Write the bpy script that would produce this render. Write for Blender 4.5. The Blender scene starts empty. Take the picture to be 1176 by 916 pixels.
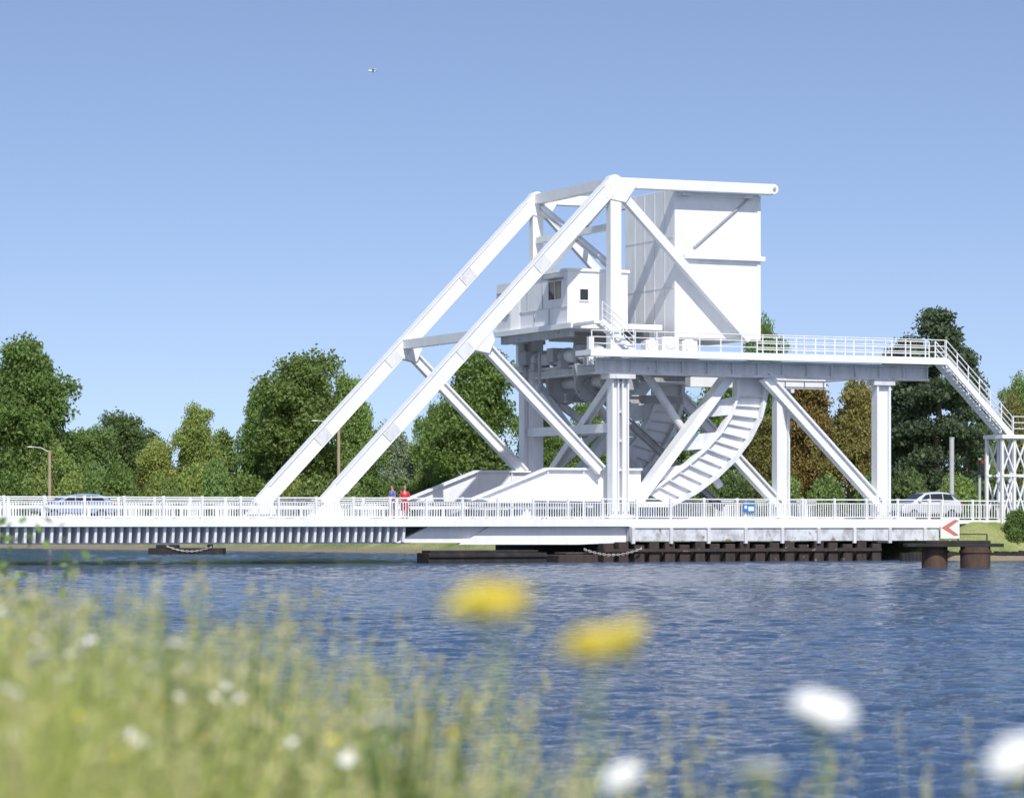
import bpy, math, random, bmesh
import numpy as np
from mathutils import Vector, Matrix
random.seed(7); rng=np.random.default_rng(7)
sc=bpy.context.scene
sc.view_settings.view_transform='Standard'; sc.view_settings.look='None'; sc.view_settings.exposure=0
F=3600.; CX=588.; HY=600.; EYE=2.15
TH=math.radians(25); C=math.cos(TH); S=math.sin(TH)
X0,Y0=5.65,174.
# survey helpers: bearing -> metres on a real vertical plane of the bridge (u along, v across, z up)
def L(x,y,v):
    k=(x-CX)/F; u=(k*Y0+k*v*C-X0+v*S)/(C-k*S); Y=Y0+u*S+v*C
    return Vector((u,v,EYE-(y-HY)/F*Y))
def Wp(x,y,Y): return Vector(((x-CX)/F*Y, Y, EYE-(y-HY)/F*Y))
def toW(p): return Vector((X0+p[0]*C-p[1]*S, Y0+p[0]*S+p[1]*C, p[2]))

# ---------------------------------------------------------------- materials
def newmat(name):
    m=bpy.data.materials.new(name); m.use_nodes=True
    return m, m.node_tree.nodes, m.node_tree.links, m.node_tree.nodes['Principled BSDF']
def stained(name,c1,c2,rough=0.5,scale=(1.2,1.2,0.35),lo=0.45,hi=0.75,metal=0,bump=0.0,c3=None,s3=6,t3=.68):
    m,n,l,b=newmat(name)
    tc=n.new('ShaderNodeTexCoord'); mp=n.new('ShaderNodeMapping'); mp.inputs['Scale'].default_value=scale
    no=n.new('ShaderNodeTexNoise'); no.inputs['Scale'].default_value=1.6; no.inputs['Detail'].default_value=7; no.inputs['Roughness'].default_value=.65
    r=n.new('ShaderNodeValToRGB'); r.color_ramp.elements[0].position=lo; r.color_ramp.elements[1].position=hi
    r.color_ramp.elements[0].color=(*c1,1); r.color_ramp.elements[1].color=(*c2,1)
    l.new(tc.outputs['Object'],mp.inputs[0]); l.new(mp.outputs[0],no.inputs['Vector']); l.new(no.outputs[0],r.inputs[0])
    out=r.outputs[0]
    if c3:
        n3=n.new('ShaderNodeTexNoise'); n3.inputs['Scale'].default_value=s3; n3.inputs['Detail'].default_value=5
        l.new(tc.outputs['Object'],n3.inputs['Vector'])
        r3=n.new('ShaderNodeValToRGB'); r3.color_ramp.elements[0].position=t3; r3.color_ramp.elements[1].position=t3+.08
        l.new(n3.outputs[0],r3.inputs[0])
        mx=n.new('ShaderNodeMixRGB'); mx.inputs[2].default_value=(*c3,1)
        l.new(r3.outputs[0],mx.inputs[0]); l.new(out,mx.inputs[1]); out=mx.outputs[0]
    l.new(out,b.inputs['Base Color'])
    b.inputs['Roughness'].default_value=rough; b.inputs['Metallic'].default_value=metal
    if bump:
        bp=n.new('ShaderNodeBump'); bp.inputs['Strength'].default_value=bump; bp.inputs['Distance'].default_value=.05
        l.new(no.outputs[0],bp.inputs['Height']); l.new(bp.outputs[0],b.inputs['Normal'])
    return m
WHITE=stained('white_paint',(.83,.84,.845),(.75,.75,.745),.42,lo=.45,hi=.75,c3=(.62,.59,.54),s3=2.3,t3=.74)
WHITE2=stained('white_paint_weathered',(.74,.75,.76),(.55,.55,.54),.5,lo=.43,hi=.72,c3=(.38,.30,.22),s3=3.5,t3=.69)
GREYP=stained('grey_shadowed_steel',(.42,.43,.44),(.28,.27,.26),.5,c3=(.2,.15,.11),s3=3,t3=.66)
RAILM=stained('railing_white_paint',(.82,.82,.82),(.68,.67,.65),.45)
CONC=stained('peeling_concrete',(.66,.68,.70),(.38,.38,.37),.85,scale=(1.2,1.2,1.0),lo=.43,hi=.64,bump=.4,c3=(.22,.15,.10),s3=1.6,t3=.60)
RUST=stained('rusty_piling',(.10,.06,.04),(.04,.028,.024),.85,scale=(2,2,.5),bump=.5,c3=(.22,.18,.14),s3=3,t3=.68)
DPILE=stained('dark_sheet_piling',(.06,.042,.036),(.022,.019,.019),.85,scale=(2,2,.5),bump=.5,c3=(.24,.20,.17),s3=2.2,t3=.62)
DARKT=stained('tarred_timber',(.018,.016,.016),(.05,.042,.036),.8,bump=.4)
ROCK=stained('shore_rock',(.42,.39,.32),(.2,.19,.16),.9,lo=.35,hi=.65,bump=.5)
ASPH=stained('asphalt',(.05,.05,.052),(.075,.072,.07),.9)
BARK=stained('bark',(.14,.11,.08),(.06,.05,.04),.9,bump=.5)
CHAINM=stained('galvanised_chain',(.6,.57,.52),(.35,.3,.25),.6,metal=.3)
def plain(name,c,rough=.5,metal=0,var=.12,coat=0):
    m,n,l,b=newmat(name)
    tc=n.new('ShaderNodeTexCoord'); no=n.new('ShaderNodeTexNoise'); no.inputs['Scale'].default_value=4; no.inputs['Detail'].default_value=4
    mx=n.new('ShaderNodeMixRGB'); mx.inputs[1].default_value=(*c,1); mx.inputs[2].default_value=(*[k*(1-var*2) for k in c],1)
    l.new(tc.outputs['Object'],no.inputs['Vector']); l.new(no.outputs[0],mx.inputs[0]); l.new(mx.outputs[0],b.inputs['Base Color'])
    b.inputs['Roughness'].default_value=rough; b.inputs['Metallic'].default_value=metal
    if coat: b.inputs['Coat Weight'].default_value=coat
    return m
GLASS=plain('dark_glass',(.03,.04,.05),.08)
TYRE=plain('tyre_rubber',(.02,.02,.02),.8)
RIM=plain('wheel_alloy',(.5,.5,.52),.3,.8)
CARW=plain('silver_car_paint',(.72,.74,.77),.25,.1,coat=.6)
CARB=plain('blue_grey_car_paint',(.35,.45,.6),.25,.1,coat=.6)
REDL=plain('red_lens',(.5,.02,.02),.2)
CLEARL=plain('clear_lens',(.8,.8,.8),.1)
BLACK=plain('black_plastic',(.03,.03,.03),.6)
SKIN=plain('skin',(.55,.33,.24),.55)
HAIR=plain('brown_hair',(.09,.05,.03),.6); HAIRB=plain('fair_hair',(.3,.2,.1),.6)
REDC=plain('red_cloth',(.68,.04,.06),.9); BLUEC=plain('blue_cloth',(.14,.2,.6),.9); NAVY=plain('navy_cloth',(.05,.06,.2),.9); WHC=plain('white_cloth',(.7,.7,.7),.9)
BLUES=plain('blue_sign_enamel',(.02,.25,.7),.4); WHS=plain('white_sign_enamel',(.84,.84,.84),.5,var=.04); REDS=plain('red_sign_enamel',(.66,.2,.12),.5)
POSTG=plain('grey_galvanised_post',(.6,.6,.58),.5,.1)
WOODP=stained('weathered_wood_post',(.42,.33,.24),(.25,.2,.14),.9)

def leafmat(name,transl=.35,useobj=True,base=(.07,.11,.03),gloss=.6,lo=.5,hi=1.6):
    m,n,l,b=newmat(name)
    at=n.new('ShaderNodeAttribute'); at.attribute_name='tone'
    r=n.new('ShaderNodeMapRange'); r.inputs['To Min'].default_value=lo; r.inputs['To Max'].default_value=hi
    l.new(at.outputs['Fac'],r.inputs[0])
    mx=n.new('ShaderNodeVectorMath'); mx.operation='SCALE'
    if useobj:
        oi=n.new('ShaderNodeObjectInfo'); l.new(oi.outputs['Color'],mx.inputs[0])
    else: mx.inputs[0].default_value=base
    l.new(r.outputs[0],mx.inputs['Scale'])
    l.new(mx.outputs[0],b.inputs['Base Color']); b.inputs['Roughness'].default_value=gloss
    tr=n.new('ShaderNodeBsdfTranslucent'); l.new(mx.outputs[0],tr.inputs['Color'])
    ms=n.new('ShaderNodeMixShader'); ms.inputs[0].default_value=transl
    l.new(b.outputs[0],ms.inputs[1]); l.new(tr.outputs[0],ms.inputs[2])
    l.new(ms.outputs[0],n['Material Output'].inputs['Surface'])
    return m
LEAF=leafmat('tree_foliage',.45,lo=.7,hi=1.45)

# ---------------------------------------------------------------- builder
CNT=[0]
class MB:
    def __init__(s): s.v=[]; s.f=[]
    def add(s,vs,fs):
        o=len(s.v); s.v+=[tuple(p) for p in vs]; s.f+=[tuple(i+o for i in f) for f in fs]
    def hexa(s,p): s.add(p,[(0,1,2,3),(7,6,5,4),(0,4,5,1),(1,5,6,2),(2,6,7,3),(3,7,4,0)])
    def box(s,a,b):
        x0,y0,z0=a; x1,y1,z1=b
        s.hexa([(x0,y0,z0),(x1,y0,z0),(x1,y1,z0),(x0,y1,z0),(x0,y0,z1),(x1,y0,z1),(x1,y1,z1),(x0,y1,z1)])
    def beam(s,a,b,w,d,sec='box'):
        a=Vector(a); b=Vector(b); t=(b-a).normalized()
        CNT[0]+=1; d=d+.005*(CNT[0]%9)
        ref=Vector((0,1,0)) if abs(t.y)<.9 else Vector((1,0,0))
        n=(ref-t*ref.dot(t)).normalized(); m=t.cross(n)
        def bx(mc,nc,wm,wn):
            o=m*mc+n*nc; P=[]
            for q in (a,b):
                for i,j in ((-1,-1),(1,-1),(1,1),(-1,1)): P.append(q+o+m*(i*wm/2)+n*(j*wn/2))
            s.hexa(P)
        if sec=='box': bx(0,0,w,d)
        else:
            ft=min(.12,w*.18)
            bx(w/2-ft/2,0,ft,d); bx(-w/2+ft/2,0,ft,d); bx(0,0,w-2*ft-.002,d*.3)
    def poly(s,pts,v0,v1):
        n=len(pts); vs=[(p[0],v0,p[1]) for p in pts]+[(p[0],v1,p[1]) for p in pts]
        fs=[tuple(range(n)),tuple(range(2*n-1,n-1,-1))]+[(i,(i+1)%n,n+(i+1)%n,n+i) for i in range(n)]
        s.add(vs,fs)
    def cyl(s,a,b,r1,r2=None,n=14,cap=True):
        r2=r1 if r2 is None else r2
        a=Vector(a); b=Vector(b); t=(b-a).normalized()
        ref=Vector((0,0,1)) if abs(t.z)<.9 else Vector((1,0,0))
        p=t.cross(ref).normalized(); q=t.cross(p); vs=[]
        for c,r in ((a,r1),(b,r2)):
            for i in range(n):
                an=2*math.pi*i/n; vs.append(c+p*(r*math.cos(an))+q*(r*math.sin(an)))
        fs=[(i,(i+1)%n,n+(i+1)%n,n+i) for i in range(n)]
        if cap: fs+=[tuple(range(n-1,-1,-1)),tuple(range(n,2*n))]
        s.add(vs,fs)
    def tube(s,pts,rs,n=7):
        for i in range(len(pts)-1): s.cyl(pts[i],pts[i+1],rs[i],rs[i+1],n)
    def sphere(s,c,r,nu=10,nv=6,sc3=(1,1,1)):
        vs=[];fs=[]
        for j in range(nv+1):
            ph=math.pi*j/nv
            for i in range(nu):
                an=2*math.pi*i/nu
                vs.append((c[0]+r*sc3[0]*math.sin(ph)*math.cos(an),c[1]+r*sc3[1]*math.sin(ph)*math.sin(an),c[2]+r*sc3[2]*math.cos(ph)))
        for j in range(nv):
            for i in range(nu): fs.append((j*nu+i,(j+1)*nu+i,(j+1)*nu+(i+1)%nu,j*nu+(i+1)%nu))
        s.add(vs,fs)
    def obj(s,name,parent=None,mat=None,label=None,bevel=0,smooth=False,loc=None,recalc=True):
        me=bpy.data.meshes.new(name); me.from_pydata(s.v,[],s.f)
        if recalc:
            bm=bmesh.new(); bm.from_mesh(me); bmesh.ops.recalc_face_normals(bm,faces=bm.faces); bm.to_mesh(me); bm.free()
        if mat: me.materials.append(mat)
        if smooth: me.shade_smooth()
        o=bpy.data.objects.new(name,me); sc.collection.objects.link(o)
        if parent: o.parent=parent
        if loc is not None: o.location=loc
        if label: o['label']=label
        if bevel:
            b=o.modifiers.new('bevel','BEVEL'); b.width=bevel; b.segments=2; b.limit_method='ANGLE'
        return o
def empty(name,loc=(0,0,0),rz=0,label=None,category=None,parent=None,group=None):
    e=bpy.data.objects.new(name,None); sc.collection.objects.link(e); e.location=loc; e.rotation_euler=(0,0,rz); e.empty_display_size=.3
    if parent: e.parent=parent
    if label: e['label']=label
    if category: e['category']=category
    if group: e['group']=group
    return e
def top(o,label,category,group=None):
    o['label']=label; o['category']=category
    if group: o['group']=group
    return o
def bm1(name,parent,a,b,w,d,mat=None,sec='box',bevel=0):
    m=MB(); m.beam(a,b,w,d,sec); return m.obj(name,parent,mat or WHITE,bevel=bevel)
def bx1(name,parent,a,b,mat,bevel=0):
    m=MB(); m.box(a,b); return m.obj(name,parent,mat,bevel=bevel)

# ================================================================ BRIDGE
BR=empty('bascule_bridge',(X0,Y0,0),TH,'white steel rolling bascule bridge with counterweight over the canal','bridge')
V=lambda a,b,c:Vector((a,b,c))
foot=L(372,580,0); apex=L(704,210,0); node=L(548,387,0); tip=L(886,218,0)
UZ=lambda p:(p.x,p.z)
gz=L(690,540,0)
def truss(v):
    o=lambda p:V(p.x,v,p.z)
    m=MB()
    m.beam(o(foot),o(apex),.82,.6)
    m.beam(o(apex),o(tip),.58,.56)
    m.cyl(V(apex.x,v-.32,apex.z),V(apex.x,v+.32,apex.z),.44,n=24)
    m.cyl(V(tip.x,v-.31,tip.z),V(tip.x,v+.31,tip.z),.3,n=20)
    d=(apex-foot).normalized()
    m.poly([(node.x-d.x*.9-.1,node.z-d.z*.9),(node.x+d.x*.9,node.z+d.z*.9),(node.x+.95,node.z-.15),(node.x+.6,node.z-.9)],v-.33,v+.33)
    m.poly([(foot.x-1.0,2.36),(foot.x+1.1,2.36),(foot.x+.75,3.3),(foot.x+.1,3.3)],v-.33,v+.33)
    m.poly([(-.7,apex.z-.9),(.6,apex.z-1.1),(1.3,apex.z-.1),(.2,apex.z+.1)],v-.325,v+.325)
    T=m.obj('lifting_truss',BR,WHITE,bevel=.03)
    nn=V(-d.z,0,d.x)
    for sgn in (-1,1):
        bm1('flange_lip',T,o(foot)+nn*(sgn*.38)+d*1.2,o(apex)+nn*(sgn*.38)-d*.6,.05,.70)
    for t in (.22,.47,.74):
        p=foot.lerp(apex,t); bm1('splice_plate',T,o(p)-d*.45,o(p)+d*.45,.62,.66,WHITE2)
    bm1('post',T,V(0,v,apex.z-.3),V(0,v,gz.z),.66,.5)
    a=L(714,224,0); b=L(860,390,0); bm1('diagonal_brace',T,o(a),o(b),.46,.4)
    a=L(550,390,0); b=L(690,540,0); bm1('diagonal_brace',T,o(a),o(b),.6,.46,sec='I')
    m=MB(); m.cyl(V(tip.x,v-.36,tip.z),V(tip.x,v+.36,tip.z),.1,n=14); m.obj('pin',T,GREYP)
    return T
T1=truss(0); T2=truss(10)
bm1('portal_beam',BR,V(0,.31,apex.z),V(0,9.69,apex.z),.55,.5)
bm1('portal_beam',BR,V(0,.31,18.6),V(0,9.69,18.6),.35,.35)
bm1('portal_beam',BR,V(node.x,.31,node.z+.1),V(node.x,9.69,node.z+.1),.5,.5)
bm1('portal_brace',BR,V(0,.3,apex.z-.5),V(0,9.7,16.2),.35,.3,sec='I')
bm1('portal_brace',BR,V(.2,.3,16.2),V(.2,9.7,apex.z-.5),.35,.3,sec='I')
bm1('portal_brace',BR,V(0,1.0,apex.z-.2),V(3.4,9.5,apex.z-.2),.25,.25)
bm1('portal_brace',BR,V(node.x,.3,node.z-.3),V(node.x+.8,5,node.z-.9),.28,.25)
# counterweight
CV0,CV1,CZ0,CZ1=.62,6.75,12.55,20.95
CU0=L(775,300,CV0).x; CU1=L(872,300,CV0).x
m=MB(); m.box((CU0,CV0,CZ0),(CU1,CV1,CZ1)); CW=m.obj('counterweight',BR,WHITE,bevel=.03)
for i in range(1,5):
    v=CV0+i*(CV1-CV0)/5; bx1('seam_strip',CW,(CU0-.02,v-.025,CZ0+.1),(CU0+.004,v+.025,CZ1-.1),WHITE2)
for z in (15.4,18.2): bx1('seam_strip',CW,(CU0-.018,CV0+.16,z-.025),(CU0+.003,CV1-.06,z+.025),WHITE2)
a=L(787,294,.5); bx1('ledge',CW,(CU0+.5,.36,a.z-.13),(CU1+.25,CV0+.004,a.z+.13),WHITE)
bm1('inclined_rail',CW,L(797,284,CV0-.08),L(862,226,CV0-.08),.1,.1,GREYP)
bx1('edge_frame',CW,(CU1-.16,CV0-.07,CZ0),(CU1+.05,CV0+.003,CZ1-.2),WHITE)
bx1('edge_frame',CW,(CU0-.02,CV0-.08,CZ1-.4),(CU1-.17,CV0+.005,CZ1-.12),WHITE)
for uu in (CU0+.6,CU1-.8):
    bm1('connecting_beam',CW,V(uu,.3,20.8),V(uu,CV0+.05,20.8),.5,.4); bm1('connecting_beam',CW,V(uu,CV1-.05,20.7),V(uu,9.7,20.7),.5,.4)
bm1('connecting_beam',CW,V(7.2,CV1-.05,13.0),V(7.2,9.7,13.0),.7,.6)
# rolling segments: plated crescent rim with open web and straight chord
arcpx=[(876,430),(875,455),(869,480),(857,504),(840,527),(819,547),(795,565),(768,579)]
arc=[UZ(L(x,y,0)) for x,y in arcpx]
a2px=[(846,433),(845,455),(838,476),(826,496),(809,515),(788,533),(765,550),(742,566)]
a2=[UZ(L(x,y,0)) for x,y in a2px]
inn=[UZ(L(x,y,0)) for x,y in [(728,579),(836,432)]]
def segment(v,mat):
    m=MB()
    for i in range(len(arc)-1):
        m.poly([arc[i],arc[i+1],a2[i+1],a2[i]],v-.1,v+.1)
    O=m.obj('rolling_segment',BR,mat)
    def strip(m,a,b,w,t,vc=v):
        m.beam(V(a[0],vc,a[1]),V(b[0],vc,b[1]),t,w)
    m=MB()
    for i in range(len(arc)-1): strip(m,arc[i],arc[i+1],1.0,.22)
    m.obj('curved_tread_rim',O,WHITE2)
    m=MB(); strip(m,inn[0],inn[1],.9,.5); m.obj('chord_flange',O,WHITE)
    m=MB(); strip(m,arc[-1],inn[0],.88,.3); m.obj('end_flange',O,WHITE)
    m=MB(); strip(m,inn[1],arc[0],.88,.3); m.obj('end_flange',O,WHITE)
    m=MB()
    for i in range(len(a2)-1): strip(m,a2[i],a2[i+1],.6,.14)
    m.obj('inner_arc_flange',O,WHITE)
    for i,(p,q) in enumerate(zip(arc,a2)):
        if 0<i<len(arc)-1:
            m=MB(); strip(m,p,q,.62,.09); m.obj('radial_stiffener',O,WHITE2)
            pm=((arc[i][0]+arc[i+1][0])/2,(arc[i][1]+arc[i+1][1])/2); qm=((a2[i][0]+a2[i+1][0])/2,(a2[i][1]+a2[i+1][1])/2)
            m=MB(); strip(m,pm,qm,.5,.06); m.obj('radial_stiffener',O,WHITE2)
    m=MB()
    for i in (1,3,5):
        t=.93-.13*i; c=(inn[0][0]+(inn[1][0]-inn[0][0])*t, inn[0][1]+(inn[1][1]-inn[0][1])*t); c2=(inn[0][0]+(inn[1][0]-inn[0][0])*(t-.13), inn[0][1]+(inn[1][1]-inn[0][1])*(t-.13))
        m.poly([a2[i],a2[i+1],c2,c],v-.05,v+.05)
    m.obj('web_plate',O,WHITE2)
segment(0,WHITE); segment(10,WHITE)
# ---- fixed frame
uc1=L(710,500,-1).x; uc2=L(1012,500,-1).x
girz=10.78
DZ=2.3
for v,first in ((-1,1),(10.5,0)):
    ua=L(684,500,-1).x; ub=L(1064,500,-1).x
    m=MB(); m.beam(V(ua,v,girz),V(ub,v,girz),.9,.62,'I')
    G=m.obj('runway_girder',BR,WHITE2)
    k=ua+.5
    while k<ub: bx1('stiffener',G,(k-.04,v-.28,girz-.33),(k+.04,v+.28,girz+.33),WHITE2); k+=1.6
    topz=girz-.45 if first else 12.8
    for du in (-.3,.3):
        bm1('column',G,V(uc1+du,v,DZ),V(uc1+du,v,topz),.42,.62,sec='I')
    z=3.4
    while z<topz: bx1('column_batten',G,(uc1-.15,v-.2,z),(uc1+.15,v+.2,z+.12),WHITE2); z+=1.6
    bx1('column_cap',G,(uc1-.8,v-.55,topz-.25),(uc1+.8,v+.55,topz-.01),WHITE2); bx1('column_foot',G,(uc1-.8,v-.5,DZ),(uc1+.8,v+.5,DZ+.3),WHITE2)
    bm1('column',G,V(uc2,v,1.0),V(uc2,v,girz-.45),.92,.6,sec='I')
    bx1('column_cap',G,(uc2-.7,v-.4,girz-.75),(uc2+.7,v+.4,girz-.46),WHITE2); bx1('column_foot',G,(uc2-.75,v-.45,DZ),(uc2+.75,v+.45,DZ+.25),WHITE2)
    a=L(878,432,-1); b=L(1008,577,-1)
    bm1('inclined_brace',G,V(a.x,v,a.z),V(b.x,v,b.z),.66,.5,sec='I')
for u in (uc1,uc2):
    bm1('cross_beam',BR,V(u,-.68,girz),V(u,10.2,girz),.6,.5,WHITE2,'I')
bm1('cross_beam',BR,V(uc1,-.68,7.4),V(uc1,10.2,7.4),.5,.5,WHITE,'box')
bm1('cross_brace',BR,V(uc1,-.6,girz-.6),V(uc1,10.1,3.4),.42,.4,WHITE,'I')
bm1('cross_brace',BR,V(uc1+.3,-.6,3.4),V(uc1+.3,10.1,girz-.6),.42,.4,WHITE,'I')
bm1('longitudinal_strut',BR,V(uc1+.8,10.5,7.5),V(9.4,10.5,7.5),.45,.4,WHITE)
bm1('longitudinal_strut',BR,V(uc1+.8,10.5,4.6),V(7,10.5,9.8),.4,.4,WHITE2)
bm1('longitudinal_strut',BR,V(uc1+.8,10.5,9.9),V(8,10.5,5.0),.4,.35,WHITE2)
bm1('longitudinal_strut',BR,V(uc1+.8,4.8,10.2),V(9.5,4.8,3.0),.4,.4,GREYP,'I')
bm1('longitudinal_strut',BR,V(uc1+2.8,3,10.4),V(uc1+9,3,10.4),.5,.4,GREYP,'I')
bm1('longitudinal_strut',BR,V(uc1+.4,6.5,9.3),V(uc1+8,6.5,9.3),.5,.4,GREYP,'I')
bm1('longitudinal_strut',BR,V(L(790,437,2).x,2,10.15),V(L(945,437,2).x,2,10.15),.55,.6,WHITE)
bm1('longitudinal_strut',BR,V(L(720,437,8).x,8,10.6),V(L(900,437,8).x,8,10.6),.6,.6,WHITE2)
# lifting machinery
m=MB(); m.cyl(V(uc1-.2,.8,11.6),V(uc1-.2,9.6,11.6),.38,n=20)
M0=m.obj('drive_shaft',BR,WHITE2)
m=MB()
for v in (1.5,3.2,4.9,6.6,8.3): m.cyl(V(uc1-.2,v-.12,11.6),V(uc1-.2,v+.12,11.6),.5,n=20)
m.obj('shaft_collar',M0,GREYP)
m=MB(); m.cyl(V(uc1+1.4,1.2,10.2),V(uc1+1.4,9,10.2),.3,n=16); m.obj('shaft',M0,WHITE2)
for v in (1.6,5,8.6):
    m=MB(); m.cyl(V(uc1+1.4,v-.15,10.2),V(uc1+1.4,v+.15,10.2),1.15,n=32)
    for i in range(32):
        a=i*math.tau/32; m.box((uc1+1.4+1.15*math.cos(a)-.06,v-.14,10.2+1.15*math.sin(a)-.06),(uc1+1.4+1.15*math.cos(a)+.06,v+.14,10.2+1.15*math.sin(a)+.06))
    m.obj('gear_wheel',M0,GREYP)
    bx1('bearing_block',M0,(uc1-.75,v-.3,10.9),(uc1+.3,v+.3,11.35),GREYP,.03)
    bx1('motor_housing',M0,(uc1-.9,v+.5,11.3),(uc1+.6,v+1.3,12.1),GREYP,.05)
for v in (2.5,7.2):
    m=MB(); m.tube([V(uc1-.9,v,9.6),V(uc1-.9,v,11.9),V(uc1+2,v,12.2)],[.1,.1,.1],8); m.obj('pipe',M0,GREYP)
for v in (.9,9.2):
    m=MB(); m.cyl(V(2.2,v,10.9),V(7.2,v,4.2),.24,n=14); m.obj('rack_strut',M0,WHITE2)
mv=-.35
bx1('machinery_bed',M0,(L(735,400,0).x,mv+.02,11.3),(L(800,400,0).x,1.3,11.59),WHITE2)
for x0,x1,h in ((738,752,.9),(757,775,1.25),(780,797,1.0)):
    a=L(x0,400,.3).x; b=L(x1,400,.3).x; m=MB(); m.box((a,-.1,11.6),(b,.5,11.6+h*.75)); m.cyl(V((a+b)/2,-.2,11.6+h*.5),V((a+b)/2,.55,11.6+h*.5),.33,n=12)
    m.obj('gearbox_housing',M0,WHITE)
# ---- upper walkway
wa=L(678,405,-2.2).x; wb=L(1086,410,-2.2).x
m=MB(); m.box((wa,-2.25,11.32),(wb,-.35,11.6)); m.box((wa-.02,-2.3,11.24),(wb+.02,-2.2,11.64)); WK=m.obj('upper_walkway',BR,WHITE)
def rail(mb,a,b,h=1.05,sp=1.3,nr=3,r=.032,post=.04):
    a=Vector(a);b=Vector(b);n=max(1,round((b-a).length/sp))
    for i in range(n+1):
        p=a.lerp(b,i/n); mb.cyl(p,p+V(0,0,h),post,n=6)
    for j in range(nr):
        z=V(0,0,h*(j+1)/nr); mb.cyl(a+z,b+z,r,n=6)
m=MB(); rail(m,V(wa+.1,-2.15,11.6),V(wb,-2.15,11.6)); m.obj('handrail',WK,RAILM)
m=MB(); rail(m,V(L(870,0,-.5).x,-.45,11.6),V(wb,-.45,11.6)); m.obj('handrail',WK,RAILM)
# stairs
s0=V(wb,-2.2,11.6); s1=L(1162,499,-2.2)
m=MB()
for v in (-2.25,-1.1): m.beam(V(s0.x,v,s0.z-.1),V(s1.x,v,s1.z-.1),.34,.08)
n=20
for i in range(n):
    t=(i+.5)/n; x=s0.x+(s1.x-s0.x)*t; z=s0.z+(s1.z-s0.z)*t; m.box((x-.14,-2.2,z-.02),(x+.14,-1.15,z+.02))
ST=m.obj('stairway',BR,WHITE)
for v in (-2.25,-1.1):
    m=MB(); rail(m,V(s0.x,v,s0.z),V(s1.x,v,s1.z),sp=1.0); m.obj('handrail',ST,RAILM)
la=L(1149,499,-2.2).x; lb=la+3.0; lz=s1.z
bx1('landing',ST,(la,-2.4,lz-.22),(lb,-.4,lz),WHITE)
m=MB(); rail(m,V(s1.x,-2.35,lz),V(lb,-2.35,lz)); m.obj('handrail',ST,RAILM)
for u in (la+.12,la+.95,la+1.8,lb-.2):
    for v in (-2.2,-.6): bm1('stair_post',ST,V(u,v,2.1),V(u,v,lz-.22),.16,.16,WHITE,'I')
for v in (-2.2,-.6):
    for uu in (la+.12,la+.95):
        for z0,z1 in ((lz-.3,5.0),(4.8,2.4)):
            bm1('stair_brace',ST,V(uu,v,z0),V(uu+.83,v,z1),.08,.07); bm1('stair_brace',ST,V(uu+.83,v+.02,z0),V(uu,v+.02,z1),.08,.07)
    bm1('stair_brace',ST,V(la+.1,v,4.9),V(lb-.2,v,4.9),.14,.14)
m=MB()
for v in (-1.9,-.9): m.beam(V(lb-.2,v,lz-.1),V(lb+4.6,v,2.3),.3,.08)
for i in range(20):
    t=(i+.5)/20; x=lb-.2+4.8*t; z=lz-.1+(2.3-lz)*t; m.box((x-.13,-1.85,z-.02),(x+.13,-.95,z+.02))
m.obj('lower_flight',ST,WHITE2)
# ---- control cabin
PL=bx1('cabin_platform',BR,(-2.3,.7,12.95),(3.4,10.9,13.25),WHITE)
for a in (((-2.1,1.4,12.5),(-1.75,10.4,12.949)),((2.6,1.4,12.5),(2.95,10.4,12.949)),((-1.7,4.4,12.4),(2.55,4.8,12.945))): bx1('floor_beam',PL,a[0],a[1],GREYP)
for u,v in ((-1.0,.9),(2.8,.9),(-1,10.2)): bm1('support_post',PL,V(u,v,10.9),V(u,v,12.5),.3,.3)
ca=L(660,340,2).x-.45; cb=L(721,340,2).x
m=MB(); m.box((ca,2,13.25),(cb,8.2,16.2)); CB=m.obj('control_cabin',PL,WHITE,bevel=.02)
m=MB(); m.hexa([(ca-.1,1.9,16.2),(cb+.1,1.9,16.2),(cb+.1,8.3,16.2),(ca-.1,8.3,16.2),(ca-.08,1.92,16.36),(cb+.08,1.92,16.36),(cb+.08,8.28,16.36),(ca-.08,8.28,16.36)]); m.obj('roof',CB,WHITE)
bx1('belt_strip',CB,(ca-.04,1.97,14.2),(ca+.002,8.2,14.26),WHITE2)
for v in (4.35,6.3): bx1('panel_joint',CB,(ca-.03,v-.03,13.3),(ca+.002,v+.03,14.19),GREYP)
for v in (5.2,7.2): bx1('panel_joint',CB,(ca-.03,v-.03,14.27),(ca+.002,v+.03,16.1),GREYP)
def win(u0,u1,v0,v1,z0,z1,axis):
    m=MB()
    if axis=='u': m.box((ca-.05,v0,z0),(ca+.01,v1,z1))
    else: m.box((u0,1.95,z0),(u1,2.01,z1))
    W=m.obj('window',CB,GLASS)
    f=MB(); t=.06
    if axis=='u':
        for (a,b,c,d) in ((v0-t,v1+t,z1,z1+t),(v0-t,v1+t,z0-t,z0),(v0-t,v0,z0,z1),(v1,v1+t,z0,z1),((v0+v1)/2-.025,(v0+v1)/2+.025,z0+.001,z1-.001)): f.box((ca-.09,a,c),(ca+.005,b,d))
    else:
        for (a,b,c,d) in ((u0-t,u1+t,z1,z1+t),(u0-t,u1+t,z0-t,z0),(u0-t,u0,z0,z1),(u1,u1+t,z0,z1)): f.box((a,1.91,c),(b,2.005,d))
    f.obj('frame',W,WHITE)
win(0,0,2.6,4.3,14.7,15.7,'u'); win(ca+.75,ca+1.25,0,0,14.6,15.2,'v')
bx1('window_hood',CB,(ca-.5,2.5,15.82),(ca-.001,4.4,15.88),GREYP)
m=MB(); pts=[(ca+.1,8.21),(ca-.02,8.21),(ca-.25,9.0),(ca-.3,10.8),(cb-.3,10.8),(cb-.3,8.21)]
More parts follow.
